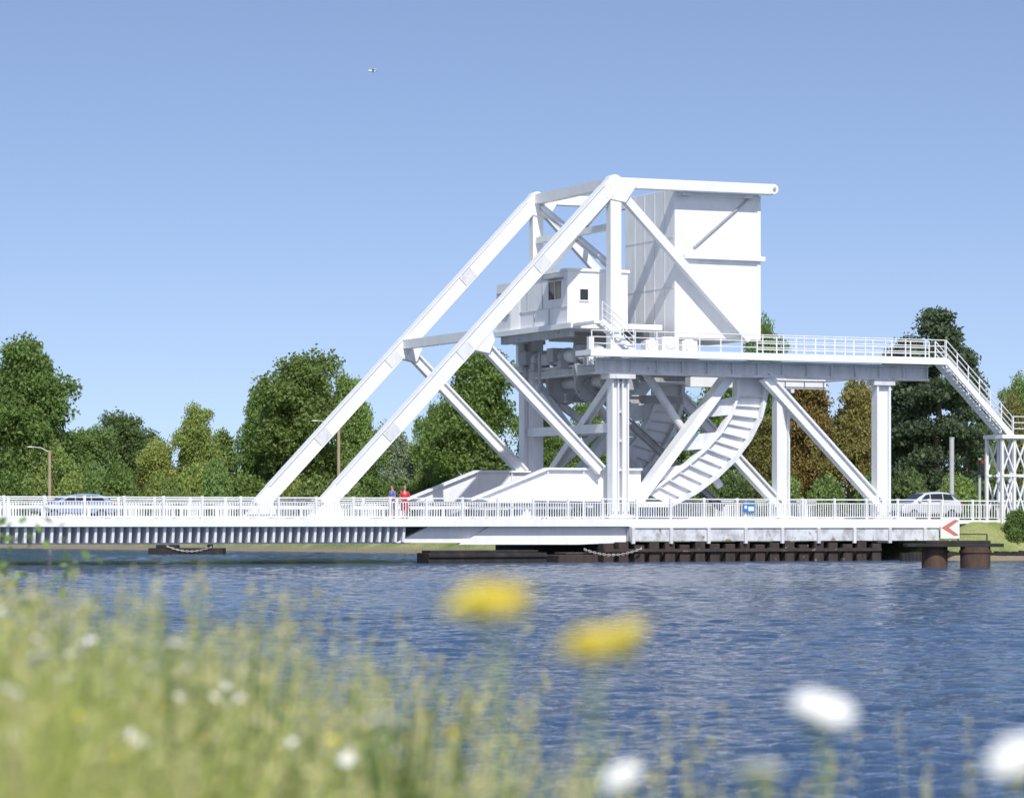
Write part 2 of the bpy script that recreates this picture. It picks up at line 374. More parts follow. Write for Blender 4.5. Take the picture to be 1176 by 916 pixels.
n=len(pts); m.add([(p[0],p[1],13.25) for p in pts]+[(p[0],p[1],16.0) for p in pts],[tuple(range(n)),tuple(range(2*n-1,n-1,-1))]+[(i,(i+1)%n,n+(i+1)%n,n+i) for i in range(n)])
LR=m.obj('louvered_room',PL,WHITE)
for i in range(7):
    z=14.2+i*.2; bx1('louvre',LR,(ca-.36,9.1,z),(ca-.24,10.7,z+.08),GREYP)
# access stairs
a=L(686,367,-1.4); b=L(722,403,-1.4); m=MB()
for v in (-2.0,-1.2): m.beam(V(a.x,v,13.2),V(b.x,v,11.65),.25,.06)
for i in range(8): t=(i+.5)/8; x=a.x+(b.x-a.x)*t; z=13.2-1.55*t; m.box((x-.13,-1.95,z-.02),(x+.13,-1.25,z+.02))
m.box((a.x-.5,-2.0,13.05),(a.x,.7,13.2))
A=m.obj('access_stairs',PL,WHITE)
m=MB(); rail(m,V(a.x,-2.0,13.2),V(b.x,-2.0,11.65),sp=.8); m.obj('handrail',A,RAILM)
# ---- deck
UL=-50; UR=L(1080,600,-2).x
m=MB(); m.box((UL,-2.1,2.0),(UR,12.1,2.27)); m.box((UL,-2.2,1.95),(UR,-2.06,2.36)); m.box((UL,12.06,1.95),(UR,12.2,2.36)); DK=m.obj('deck',BR,WHITE)
bx1('roadway',DK,(UL,.9,2.265),(UR,9.1,2.31),ASPH)
for v in (.62,9.1): bx1('kerb',DK,(UL,v,2.26),(UR,v+.25,2.44),CONC)
ue=L(462,610,-1.2).x
for sgn,v0 in ((1,-.9),(-1,10.9)):
    m=MB(); m.box((UL,v0-.05,1.10),(ue,v0+.05,2.0)); m.box((UL,v0-.3,1.04),(ue+.5,v0+.3,1.12)); m.obj('side_girder',DK,WHITE)
    m=MB(); k=UL+.2
    while k<ue:
        w=1.08 if sgn>0 else -1.08
        m.hexa([(k-.07,v0-.03*sgn,1.13),(k+.07,v0-.03*sgn,1.13),(k+.07,v0-.95*sgn,1.13),(k-.07,v0-.95*sgn,1.13),(k-.07,v0-.03*sgn,1.94),(k+.07,v0-.03*sgn,1.94),(k+.07,v0-w,1.94),(k-.07,v0-w,1.94)]); k+=.46
    m.obj('fin_row',DK,WHITE)
def under(px,v0,v1,nm,mat):
    m=MB(); m.poly([UZ(L(x,y,v0)) for x,y in px],v0,v1); m.obj(nm,DK,mat)
under([(455,623),(492,604.5),(560,604.5),(530,623)],-1.6,-1.1,'tapered_girder',WHITE)
under([(528,625),(562,604.5),(735,604.5),(735,622),(664,625)],-1.75,-1.2,'tapered_girder',WHITE)
for v0 in (2,5,8):
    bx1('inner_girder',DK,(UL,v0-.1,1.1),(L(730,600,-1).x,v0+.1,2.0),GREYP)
px=[(540,574),(628,538),(736,538),(736,576)]
pp=[UZ(L(x,y,.3)) for x,y in px]; pp[2]=(pp[2][0],pp[1][1])
for v in (.3,9.7):
    m=MB(); m.poly(pp,v,v+.14); PG=m.obj('parapet_girder',BR,WHITE)
    for a,b in ((pp[0],pp[1]),(pp[1],pp[2])): bm1('top_flange',PG,V(a[0],v+.07,a[1]),V(b[0],v+.07,b[1]),.12,.5)
    k=pp[1][0]+.02
    while k<pp[2][0]: bx1('web_stiffener',PG,(k-.03,v-.12,2.4),(k+.03,v-.001,pp[1][1]-.08),WHITE); k+=2.2
def bal(mb,u0,u1,v,z,h=1.15,sp=.15):
    mb.box((u0,v-.04,z+h-.07),(u1,v+.04,z+h)); mb.box((u0,v-.025,z+.1),(u1,v+.025,z+.15)); mb.box((u0,v-.025,z+h-.28),(u1,v+.025,z+h-.23))
    k=u0
    while k<=u1: mb.box((k-.024,v-.02,z+.151),(k+.024,v+.02,z+h-.281)); k+=sp
    k=u0
    while k<=u1: mb.box((k-.06,v-.06,z),(k+.06,v+.06,z+h+.04)); k+=2.1
for v in (-2.0,12.0):
    m=MB(); bal(m,UL,UR,v,2.34); m.obj('railing',BR,RAILM,recalc=False)
for v in (.75,9.25):
    m=MB(); m.box((UL,v-.04,2.9),(uc1-2,v+.04,3.05)); k=UL
    while k<uc1-2: m.box((k-.05,v-.03,2.44),(k+.05,v+.03,2.9)); k+=2.5
    m.obj('crash_barrier',BR,RAILM)
# ---- piers
pa=L(724,600,-2.3).x; pb=L(1078,600,-2.3).x
m=MB(); m.box((pa,-2.35,1.12),(pb,12.4,1.945)); PR=m.obj('pier',BR,CONC,bevel=.03)
k=pa+.1
while k<pb: bx1('pier_bracket',PR,(k-.09,-2.5,1.0),(k+.09,-2.34,1.85),WHITE2); k+=2.35
bx1('pier_coping',PR,(pa,-2.43,1.86),(pb,-2.345,1.935),WHITE)
ba=L(690,632,-2.0).x; bb=L(1008,632,-2.0).x
m=MB(); m.box((ba,-1.7,-2),(bb,11.8,1.0))
PB=m.obj('pier_base',PR,DARKT)
m=MB(); k=ba+.3; i=0
while k<bb:
    h=1.02+.1*math.sin(i*2.3); m.box((k-.3,-2.35+.05*(i%2),-2),(k+.3,-1.69,h)); k+=.95; i+=1
m.obj('sheet_piling',PB,DPILE,bevel=.03)
bx1('waling_beam',PB,(ba,-2.45,.55),(bb,-2.36,.72),DPILE)
bx1('abutment',BR,(UL-6,-3,-2),(UL+3,13,1.94),CONC)

# fenders & chain (things)
fa=L(487,630,-2.6).x; fb=L(672,630,-2.6).x
m=MB(); m.box((fa,-3.2,-.6),(fb-2.6,-1.6,.55)); m.box((fa+.2,-3.0,.55),(fb-3,-1.8,.68))
m.box((fa,-3.3,.30),(fb-2.6,-3.199,.48))
o=m.obj('timber_fender',None,DARKT,bevel=.03); o.location=(X0,Y0,0); o.rotation_euler=(0,0,TH); top(o,'low flat dark timber platform floating beside the bridge pier','fender')
m=MB(); m.box((fb-2.0,-3.4,-.6),(fb+.4,-1.7,.42)); m.box((fb-1.5,-3.3,.42),(fb+.2,-1.8,.55))
o=m.obj('floating_pontoon',None,DPILE,bevel=.05); o.location=(X0,Y0,0); o.rotation_euler=(0,0,TH); top(o,'small rusty steel pontoon moored at the pier','pontoon')
def chain(a,b,sag,name,lab):
    m=MB(); n=int((Vector(b)-Vector(a)).length/.16); 
    for i in range(n):
        t=(i+.5)/n; p=Vector(a).lerp(Vector(b),t); p.z-=sag*4*t*(1-t)
        q=Vector(a).lerp(Vector(b),min(1,t+.9/n)); q.z-=sag*4*min(1,t+.9/n)*(1-min(1,t+.9/n))
        nn=V(0,1,0) if i%2 else V(0,0,1)
        d=(q-p); side=nn*.045
        m.cyl(p+side,p+d+side,.022,n=5); m.cyl(p-side,p+d-side,.022,n=5); m.cyl(p-side,p+side,.022,n=5); m.cyl(p+d-side,p+d+side,.022,n=5)
    o=m.obj(name,None,CHAINM); top(o,lab,'chain'); return o
chain(toW(V(fb-.6,-3.55,.75)),toW(V(fb+3.4,-2.7,.75)),.35,'mooring_chain','galvanised chain hanging along the pier piling')
b0=Wp(172,633,215); b1=Wp(258,633,215)
m=MB(); m.box((b0.x,214,-.5),(b1.x,216,.42)); m.box((b0.x+.5,214.3,.42),(b0.x+2,215.6,.65)); m.cyl((b1.x-1,215,.42),(b1.x-1,215,.75),.2)
o=m.obj('mooring_raft',None,DARKT,bevel=.05); top(o,'low dark mooring raft floating under the bridge span','raft')
chain((b0.x+1.2,213.95,.6),(b1.x-.8,213.95,.5),.35,'mooring_chain','short pale chain slung on a dark raft')

# dolphins + sign
DY=150
E=empty('mooring_dolphin',(Wp(1095,650,DY).x,DY,0),0,'two rusty steel piles carrying a small platform in the canal','mooring dolphin')
for x,r,vy in ((1074,.62,.2),(1119,.72,-.3)):
    px_=Wp(x,650,DY).x-E.location.x
    m=MB(); m.cyl((px_,vy,-2),(px_,vy,1.0),r,n=28); m.cyl((px_,vy,.72),(px_,vy,.84),r+.05,n=28); m.obj('pile',E,RUST,smooth=False)
xa=Wp(1040,0,DY).x-E.location.x; xb=Wp(1150,0,DY).x-E.location.x
bx1('platform',E,(xa,-.8,1.0),(xb,.9,1.16),DARKT,.02)
bx1('platform_deck',E,(xa+.9,-.6,1.161),(xb-.6,.7,1.3),DARKT,.02)
m=MB(); rail(m,V(xa+2.6,.6,1.3),V(xb-.6,.6,1.3),h=.3,sp=1,nr=1); m.obj('kerb_rail',E,RUST)
SG=empty('navigation_sign',(Wp(1090,618,DY).x,DY-.3,1.3),math.radians(-4),'white board with red chevron pointing sideways on canal platform','sign')
bx1('board',SG,(-.45,-.02,.1),(.45,.02,1.12),WHS)
bx1('post',SG,(-.04,.021,0),(.04,.08,1.0),POSTG)
m=MB()
m.add([(-.40,-.03,.61),(.22,-.03,1.0),(.42,-.03,.96),(-.06,-.03,.61),(.42,-.03,.26),(.22,-.03,.22)],[(0,3,2,1),(0,5,4,3)])
m.obj('chevron',SG,REDS)
p=toW(V(L(860,582,-2.1).x,-2.12,2.95)); SB=empty('blue_notice_sign',p,TH,'small blue notice panel with white marks on the bridge railing','sign')
bx1('panel',SB,(-.34,-.02,-.22),(.34,.02,.24),BLUES)
bx1('marking',SB,(-.06,-.028,-.14),(.3,-.0205,.1),WHS)
bx1('marking',SB,(-.3,-.028,-.02),(-.14,-.0205,.16),WHS)

# ================================================================ TERRAIN / WATER
def hnoise(x,y): return (np.sin(x*.13+1.3*np.sin(y*.07))+np.sin(y*.11+x*.05))*.5
def height(X,Y):
    dx=X-X0; dy=Y-Y0; u=dx*C+dy*S; v=-dx*S+dy*C
    nz=hnoise(X*2.3,Y*2.1)
    d_near=6.6+.25*np.sin(X*1.7)-Y
    d_left=-(X+.17*Y+.1)+0*nz
    d_far=Y-(300+2*nz+.1*np.abs(X))
    d_right=np.minimum(u-18, v+6.0+.5*nz)
    d_back=np.minimum(u-(18-.25*np.maximum(v-12,0)), v-5)
    d=np.maximum.reduce([d_near,d_left,d_far,d_right,d_back])
    H=.8+.25*hnoise(X*.5,Y*.4)
    e=np.clip((10.5-np.abs(v-5))/3.2,0,1)
    e=e*np.clip((u-14)/3,0,1)+e*np.clip((-42-u)/3,0,1)
    H=H*(1-e)+2.2*e
    Hn=np.where(Y<30,.78+.03*nz,H)
    z=np.clip(d*.55,-1.6,None)
    z=np.minimum(z,Hn)
    z=np.where(Y>420,np.maximum(z,.8),z)
    return z
xs=np.unique(np.round(np.concatenate([np.arange(-6,6,.3),np.arange(-130,130,1.6),np.arange(18,44,.5),np.linspace(130,5000,30),-np.linspace(130,5000,30)]),3))
ys=np.unique(np.round(np.concatenate([np.arange(-4,20,.3),np.arange(20,150,3),np.arange(150,330,1.5),np.arange(172,200,.5),np.linspace(330,6000,45),-np.linspace(4,400,12)]),3))
XX,YY=np.meshgrid(xs,ys); ZZ=height(XX,YY)
nx,ny=len(xs),len(ys)
def gridfaces(ny,nx):
    ii=np.arange(nx*ny).reshape(ny,nx)
    return np.stack([ii[:-1,:-1],ii[:-1,1:],ii[1:,1:],ii[1:,:-1]],-1).reshape(-1,4)
vs=np.stack([XX,YY,ZZ],-1).reshape(-1,3)
def fastmesh(name,verts,faces,tone=None):
    me=bpy.data.meshes.new(name); nv=len(verts); nf=len(faces); k=faces.shape[1]
    me.vertices.add(nv); me.vertices.foreach_set('co',verts.astype(np.float32).ravel())
    me.loops.add(nf*k); me.loops.foreach_set('vertex_index',faces.astype(np.int32).ravel())
    me.polygons.add(nf); me.polygons.foreach_set('loop_start',(np.arange(nf)*k).astype(np.int32))
    try: me.polygons.foreach_set('loop_total',np.full(nf,k,dtype=np.int32))
    except Exception: pass
    me.update(calc_edges=True)
    if tone is not None:
        at=me.attributes.new('tone','FLOAT','POINT'); at.data.foreach_set('value',tone.astype(np.float32))
    return me
me=fastmesh('ground',vs,gridfaces(ny,nx)); me.shade_smooth()
gm,n,l,b=newmat('grassy_ground')
tc=n.new('ShaderNodeTexCoord'); n1=n.new('ShaderNodeTexNoise'); n1.inputs['Scale'].default_value=.35; n1.inputs['Detail'].default_value=8
n2=n.new('ShaderNodeTexNoise'); n2.inputs['Scale'].default_value=6; n2.inputs['Detail'].default_value=6
l.new(tc.outputs['Object'],n1.inputs['Vector']); l.new(tc.outputs['Object'],n2.inputs['Vector'])
r=n.new('ShaderNodeValToRGB'); r.color_ramp.elements[0].position=.35; r.color_ramp.elements[0].color=(.11,.17,.035,1); r.color_ramp.elements[1].position=.68; r.color_ramp.elements[1].color=(.30,.31,.12,1)
l.new(n1.outputs[0],r.inputs[0])
mx=n.new('ShaderNodeMixRGB'); mx.blend_type='MULTIPLY'; mx.inputs[0].default_value=.6; l.new(r.outputs[0],mx.inputs[1]); l.new(n2.outputs[0],mx.inputs[2])
sx=n.new('ShaderNodeSeparateXYZ'); l.new(tc.outputs['Object'],sx.inputs[0])
mr=n.new('ShaderNodeMapRange'); mr.inputs['From Min'].default_value=.15; mr.inputs['From Max'].default_value=.5; l.new(sx.outputs['Z'],mr.inputs[0])
m2=n.new('ShaderNodeMixRGB'); m2.inputs[1].default_value=(.16,.13,.09,1); l.new(mr.outputs[0],m2.inputs[0]); l.new(mx.outputs[0],m2.inputs[2])
sc2=n.new('ShaderNodeVectorMath'); sc2.operation='SCALE'; sc2.inputs['Scale'].default_value=1.6; l.new(m2.outputs[0],sc2.inputs[0])
l.new(sc2.outputs[0],b.inputs['Base Color']); b.inputs['Roughness'].default_value=.95
bp=n.new('ShaderNodeBump'); bp.inputs['Distance'].default_value=.15; l.new(n2.outputs[0],bp.inputs['Height']); l.new(bp.outputs[0],b.inputs['Normal'])
me.materials.append(gm)
g=bpy.data.objects.new('ground',me); sc.collection.objects.link(g); g['kind']='structure'; g['label']='grassy canal bank and land reaching the horizon'; g['category']='ground'
# water: one sheet with real wind chop
wr=np.random.default_rng(11)
rows=[6.0]
while rows[-1]<310: rows.append(rows[-1]*1.0019)
rows=np.array([-300,-100,-30,0,3]+rows+[330,380,500,900,2000,6000.]); 
cols=np.concatenate([[-60,-20,-6,-2,-1,-.6,-.4,-.3],np.linspace(-.21,.21,380),[.3,.4,.6,1,2,6,20,60]])
R2,C2=np.meshgrid(rows,cols,indexing='ij')
wx=C2*np.clip(R2,20,None); wx=np.where(R2<20,C2*(20*.5+.5*np.clip(R2,0,20)),wx); wx=np.where(np.abs(C2)>5,C2*80,wx)
wz=np.zeros_like(wx); dyl=np.maximum(.0019*R2,.02)
for i in range(48):
    lam=.24*(8**wr.uniform(0,1)); an=math.pi/2+wr.normal()*.75; k=2*math.pi/lam
    fade=np.clip((lam/dyl-1.5)/2.0,0,1)
    env=.65+.35*np.sin(wx*wr.uniform(.05,.3)+R2*wr.uniform(.05,.3)+wr.uniform(0,6))
    ph=(wx*math.cos(an)+R2*math.sin(an))*k+wr.uniform(0,6.28)+.8*np.sin(wx*.37+R2*.23+i)
    wz+=(lam**.95*.0072)*fade*env*np.sin(ph)
gust=.75+.35*np.sin(wx*.045+1.3*np.sin(R2*.06))*np.sin(R2*.09+.7*np.sin(wx*.08))
inside=(np.clip((.26-np.abs(C2))/.05,0,1))*np.clip((R2-5)/3,0,1)*np.clip((320-R2)/20,0,1)
wz*=gust*inside
me=fastmesh('water',np.stack([wx,R2,wz],-1).reshape(-1,3),gridfaces(len(rows),len(cols))); me.shade_smooth()
wm,n,l,b=newmat('canal_water')
tc=n.new('ShaderNodeTexCoord')
def wn(scale,sx,sy,det,rot=0,dist=0):
    mp=n.new('ShaderNodeMapping'); mp.inputs['Scale'].default_value=(sx,sy,1); mp.inputs['Rotation'].default_value=(0,0,rot)
    no=n.new('ShaderNodeTexNoise'); no.inputs['Scale'].default_value=scale; no.inputs['Detail'].default_value=det; no.inputs['Roughness'].default_value=.6; no.inputs['Distortion'].default_value=dist
    l.new(tc.outputs['Object'],mp.inputs[0]); l.new(mp.outputs[0],no.inputs['Vector']); return no.outputs[0]
a=wn(2.6,.7,1.0,5,.12,.5)
bp=n.new('ShaderNodeBump'); bp.inputs['Strength'].default_value=1; bp.inputs['Distance'].default_value=.26; l.new(a,bp.inputs['Height']); l.new(bp.outputs[0],b.inputs['Normal'])
b.inputs['Roughness'].default_value=.06; b.inputs['IOR'].default_value=1.33
big=wn(.03,.3,1,4); rr=n.new('ShaderNodeValToRGB'); rr.color_ramp.elements[0].position=.35; rr.color_ramp.elements[1].position=.7
rr.color_ramp.elements[0].color=(.032,.066,.128,1); rr.color_ramp.elements[1].color=(.055,.10,.185,1); l.new(big,rr.inputs[0]); l.new(rr.outputs[0],b.inputs['Base Color'])
me.materials.append(wm); w=bpy.data.objects.new('water',me); sc.collection.objects.link(w)
w['kind']='structure'; w['label']='rippled deep blue canal water under the bridge'; w['category']='water'
def roadsheet(u0,u1,nm):
    m=MB(); m.add([(u0,.9,2.27),(u1,.9,2.27),(u1,9.1,2.27),(u0,9.1,2.27)],[(0,1,2,3)]); o=m.obj(nm,None,ASPH); o.location=(X0,Y0,0); o.rotation_euler=(0,0,TH); o['kind']='structure'; o['label']='asphalt approach road leading off the bridge'; o['category']='road'
    m=MB(); k=u0+1
    while k<u1-3: m.add([(k,4.93,2.275),(k+3,4.93,2.275),(k+3,5.07,2.275),(k,5.07,2.275)],[(0,1,2,3)]); k+=7
    p=m.obj('road_marking',None,WHS); p.location=(X0,Y0,0); p.rotation_euler=(0,0,TH); p['kind']='structure'; p['label']='dashed white centre line painted on the road'; p['category']='road marking'
roadsheet(UR+.02,110,'road'); roadsheet(-120,UL-.02,'road')
m=MB(); bal(m,UR+.1,UR+22,-2.0,2.3,h=1.15,sp=.18); m.box((UR+.1,-2.1,2.1),(UR+22,-1.9,2.31))
o=m.obj('guard_railing',None,RAILM,recalc=False); o.location=(X0,Y0,0); o.rotation_euler=(0,0,TH); top(o,'white metal guard railing along the approach road','railing')
m=MB(); a0=L(1008,630,-3).x
k=a0
while k<a0+20: m.box((k,-5.6+.03*random.random(),-1),(k+.22,-5.35,.45+.12*random.random())); k+=.24
o=m.obj('timber_retaining_wall',None,DARKT); o.location=(X0,Y0,0); o.rotation_euler=(0,0,TH); top(o,'low dark timber plank wall at the canal edge','retaining wall')
m=MB()
for i in range(1500):
    X=random.uniform(-55,30); Y=300+2*float(hnoise(X*2.3,300*2.1))+.1*abs(X)+random.uniform(-.8,2.0)
    m.sphere((X,Y,random.uniform(.0,.7)),random.uniform(.15,.5),6,4,(random.uniform(.8,1.4),1,random.uniform(.5,.9)))
o=m.obj('shore_rocks',None,ROCK,recalc=False); o['kind']='stuff'; o['label']='pale broken rocks lining the canal shore'; o['category']='rocks'

# ================================================================ TREES
def leafquads(cen,size,tone,flat=0):
    N=len(cen); a=rng.normal(size=(N,3)); a/=np.linalg.norm(a,axis=1)[:,None]
    r=rng.normal(size=(N,3)); b=np.cross(a,r); b/=np.linalg.norm(b,axis=1)[:,None]
    s=(size*rng.uniform(.6,1.3,N))[:,None]; a=a*s; b=b*s*.55
    v=np.stack([cen-a,cen-b,cen+a,cen+b],1).reshape(-1,3)
    return v,np.arange(4*N).reshape(N,4),np.repeat(tone,4)
def crownmesh(kind,H,R,nl,leaf):
    cz0=.16*H
    if kind=='conifer':
        K=nl//14
        NB=64; bz=rng.uniform(.05,.98,NB); ban=rng.uniform(0,2*np.pi,NB); bl=rng.uniform(.7,1.15,NB)
        bi=rng.integers(0,NB,K); along=rng.uniform(.15,1.05,K)**.8
        bz_=bz[bi]; rad=R*(1-bz_)**.62*bl[bi]+.25
        rr=rad*along; an=ban[bi]+rng.normal(size=K)*.22
        z=cz0*.4+bz_*(H-cz0*.4)-rr*.12+rng.normal(size=K)*.25
        cc=np.stack([rr*np.cos(an),rr*np.sin(an),np.minimum(z,H)],1); spread=np.array([.45,.45,.22])
        per=14
    else:
        nlobe={'broad':22,'tall':26,'willow':20,'shrub':10}[kind]
        lobes=[]
        for i in range(nlobe):
            ph=rng.uniform(0,2*np.pi); h=(i+rng.uniform(0,1))/nlobe
            prof={'broad':math.sin(math.pi*(.12+.78*h))**.6,'tall':math.sin(math.pi*(.12+.82*h))**.8,'willow':math.sin(math.pi*(.15+.72*h))**.5,'shrub':math.sqrt(max(0,1-h*h*.9))}[kind]
            rr=R*prof*rng.uniform(.2,.74)
            zz=cz0+(H-cz0)*(.05+.84*h) if kind!='shrub' else H*(.15+.6*h)
            lobes.append((rr*math.cos(ph),rr*math.sin(ph),zz,R*rng.uniform(.22,.42)*(1.12-.35*h)))
        for z_,r_ in ((.84,.28),(.72,.42),(.62,.5),(.5,.5),(.4,.5)): lobes.append((0,0,H*z_,R*r_))
        lobes=np.array(lobes); per=12; K=nl//per
        w=lobes[:,3]**2; idx=rng.choice(len(lobes),K,p=w/w.sum())
        d=rng.normal(size=(K,3)); d/=np.linalg.norm(d,axis=1)[:,None]; d[:,2]=np.where(d[:,2]<-.35,-d[:,2]*.6,d[:,2])
        q=rng.uniform(.66,1.1,K)
        cc=lobes[idx,:3]+d*(lobes[idx,3]*q)[:,None]*np.array([1,1,1.0])
        spread=np.array([.28,.28,.22])*(R/5)
        if kind=='tall': spread=np.array([.3,.3,.3])
        if kind=='willow': spread=np.array([.22,.22,.5])*(R/5)
    ct=rng.uniform(.15,.85,K)
    cen=np.repeat(cc,per,0)+np.clip(rng.normal(size=(K*per,3)),-1.8,1.8)*spread
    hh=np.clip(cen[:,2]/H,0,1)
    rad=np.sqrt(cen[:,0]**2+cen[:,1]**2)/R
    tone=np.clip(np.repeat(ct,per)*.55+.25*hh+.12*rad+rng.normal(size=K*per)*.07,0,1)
    cen[:,2]=np.maximum(cen[:,2],.2)
    v,f,t=leafquads(cen,leaf,tone)
    return fastmesh('crown',v,f,t)
def trunkmesh(kind,H,R):
    m=MB(); top_=H*(.9 if kind=='conifer' else .78 if kind=='tall' else .62)
    r0=.022*H+.06
    pts=[V(0,0,-.5)]; rs=[r0*1.25]
    for i in range(1,6):
        t=i/5; pts.append(V(random.uniform(-.2,.2)*t*R*.3,random.uniform(-.2,.2)*t*R*.3,top_*t)); rs.append(r0*(1-.8*t))
    m.tube(pts,rs,9)
    for i in range(9 if kind!='shrub' else 6):
        t=random.uniform(.25,.9); p=pts[0].lerp(pts[-1],t); an=random.uniform(0,6.28); ln=R*random.uniform(.4,.65)*(1 if kind not in('conifer','tall') else (1-t)*.9)
        q=p+V(math.cos(an)*ln*.5,math.sin(an)*ln*.5,ln*.35); e=q+V(math.cos(an+.3)*ln*.5,math.sin(an+.3)*ln*.5,ln*.45)
        rr=r0*(1-.8*t)*.5+.02; m.tube([p,q,e],[rr,rr*.65,rr*.25],6)
    me=bpy.data.meshes.new('trunk'); me.from_pydata(m.v,[],m.f); me.materials.append(BARK); return me
protos={}
def proto(kind,var):
    if (kind,var) in protos: return protos[(kind,var)]
    H,R,nl,lf={'broad':(17,6,34000,.19),'tall':(16,3.4,20000,.18),'willow':(11,4,20000,.15),'shrub':(4,3,10000,.14),'conifer':(18,4.6,28000,.19)}[kind]
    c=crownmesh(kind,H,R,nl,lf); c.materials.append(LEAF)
    protos[(kind,var)]=(c,trunkmesh(kind,H,R),H,R); return protos[(kind,var)]
GREEN=(.18,.27,.07); DK_G=(.14,.205,.07); YG=(.33,.39,.11); LG=(.24,.34,.10); GW=(.32,.38,.24); OR=(.34,.26,.085); OR2=(.28,.27,.085); CO=(.11,.165,.085)
def tree(kind,var,x,ytop,wpx,Y,col,lab,base=None,name=None):
    c,t,H,R=proto(kind,var)
    X=(x-CX)/F*Y
    if base is None: base=max(float(height(np.array(X),np.array(Y))),.0)
    zt=EYE+(HY-ytop)/F*Y; hs=(zt-base)/H; rs=(wpx/2)/F*Y/R
    nm=name or {'conifer':'conifer_tree','shrub':'shrub','willow':'willow_tree'}.get(kind,'tree')
    e=empty(nm,(X,Y,base),random.uniform(0,6.28),lab,'bush' if kind=='shrub' else 'tree',group='shrubs along the canal' if kind=='shrub' else 'trees along the far bank')
    e.scale=(rs,rs,hs)
    k=random.uniform(.88,1.12)
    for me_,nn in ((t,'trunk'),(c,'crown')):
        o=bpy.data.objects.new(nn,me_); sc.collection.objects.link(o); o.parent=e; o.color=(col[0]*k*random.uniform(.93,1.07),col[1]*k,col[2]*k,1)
    return e
G1='full leafy green broadleaf tree behind the canal'
TL=[('broad',0,34,380,150,312,GREEN,'tall dense green broadleaf tree on the far bank'),
('broad',1,-20,410,110,318,GREEN,G1),
('broad',2,98,486,110,322,LG,'rounded mid-green tree on the far bank'),
('broad',2,146,470,100,335,DK_G,'dark green tree among lighter trees on the far bank'),
('broad',0,176,500,60,330,GREEN,G1),
('willow',0,62,505,80,309,LG,'light green bushy tree on the far bank'),
('willow',1,178,508,84,310,YG,'yellow-green feathery tree on the far bank'),
('broad',0,226,460,76,312,YG,'yellow-green tree with loose crown on the bank'),
('tall',1,254,488,60,318,LG,'slender light green tree'),
('broad',2,345,398,160,310,GREEN,'large spreading green tree on the far bank'),
('broad',0,405,425,84,316,LG,'large spreading green tree on the far bank'),
('broad',2,300,440,80,318,GREEN,G1),
('willow',0,455,488,84,316,GW,'grey-green willow tree with soft crown'),
('willow',1,508,504,60,312,GW,'grey-green willow tree with soft crown'),
('willow',0,420,512,70,308,LG,G1),
('broad',1,545,396,145,300,GREEN,'tall dark green tree seen through the bridge truss'),
('broad',2,500,455,56,312,GREEN,G1),
('broad',0,620,440,90,296,GREEN,G1),
('broad',2,680,455,90,285,LG,G1),
('broad',1,760,440,110,275,GREEN,G1),
('broad',0,835,420,110,262,LG,'green tree behind the rolling segment'),
('broad',1,884,366,80,272,GREEN,'tall tree rising above the upper walkway'),
('broad',2,925,428,120,252,OR,'copper brown leaved tree beside the bridge frame'),
('broad',1,985,432,100,246,OR2,'copper and green leaved tree beside the bridge frame'),
('broad',0,880,470,80,246,OR2,'copper and green leaved tree beside the bridge frame'),
('conifer',0,1076,358,140,250,CO,'tall dark ragged conifer behind the approach road'),
('conifer',1,1040,384,110,256,CO,'tall dark ragged conifer behind the approach road'),
('conifer',1,1108,398,90,258,CO,'tall dark ragged conifer behind the approach road'),
('broad',2,1030,450,90,262,DK_G,'dark green tree behind the approach road'),
('broad',1,1166,430,70,285,LG,'light green tree beyond the road'),
('willow',0,1128,470,50,262,LG,'light green tree beyond the road'),
('willow',1,1165,455,60,250,OR2,'brownish tree beyond the road')]
for t in TL: tree(*t)
for i in range(26):
    x=-20+i*22+random.uniform(-8,8)
    tree('shrub',i%2,x,random.uniform(528,558),random.uniform(46,80),random.uniform(305,312),random.choice([GREEN,LG,YG,LG]),'low green shrub on the far canal bank')
for i in range(12):
    x=600+i*50+random.uniform(-9,9)
    tree('shrub',i%2,x,random.uniform(535,552),random.uniform(66,95),232+random.uniform(-6,6)+max(0,(900-x)*.2),random.choice([GREEN,DK_G,OR2,LG]),'low dark shrub behind the bridge frame')
tree('shrub',0,1168,586,52,181,GREEN,'round green bush on the grassy bank',base=.7)
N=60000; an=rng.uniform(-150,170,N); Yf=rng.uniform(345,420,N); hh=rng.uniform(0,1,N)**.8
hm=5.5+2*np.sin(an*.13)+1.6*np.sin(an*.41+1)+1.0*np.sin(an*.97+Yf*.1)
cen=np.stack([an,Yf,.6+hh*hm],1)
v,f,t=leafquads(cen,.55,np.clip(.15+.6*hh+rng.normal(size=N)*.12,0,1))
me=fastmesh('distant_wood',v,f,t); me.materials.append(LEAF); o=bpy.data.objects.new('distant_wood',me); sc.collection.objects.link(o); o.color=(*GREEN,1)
o['kind']='stuff'; o['label']='distant green wood behind the canal'; o['category']='woodland'

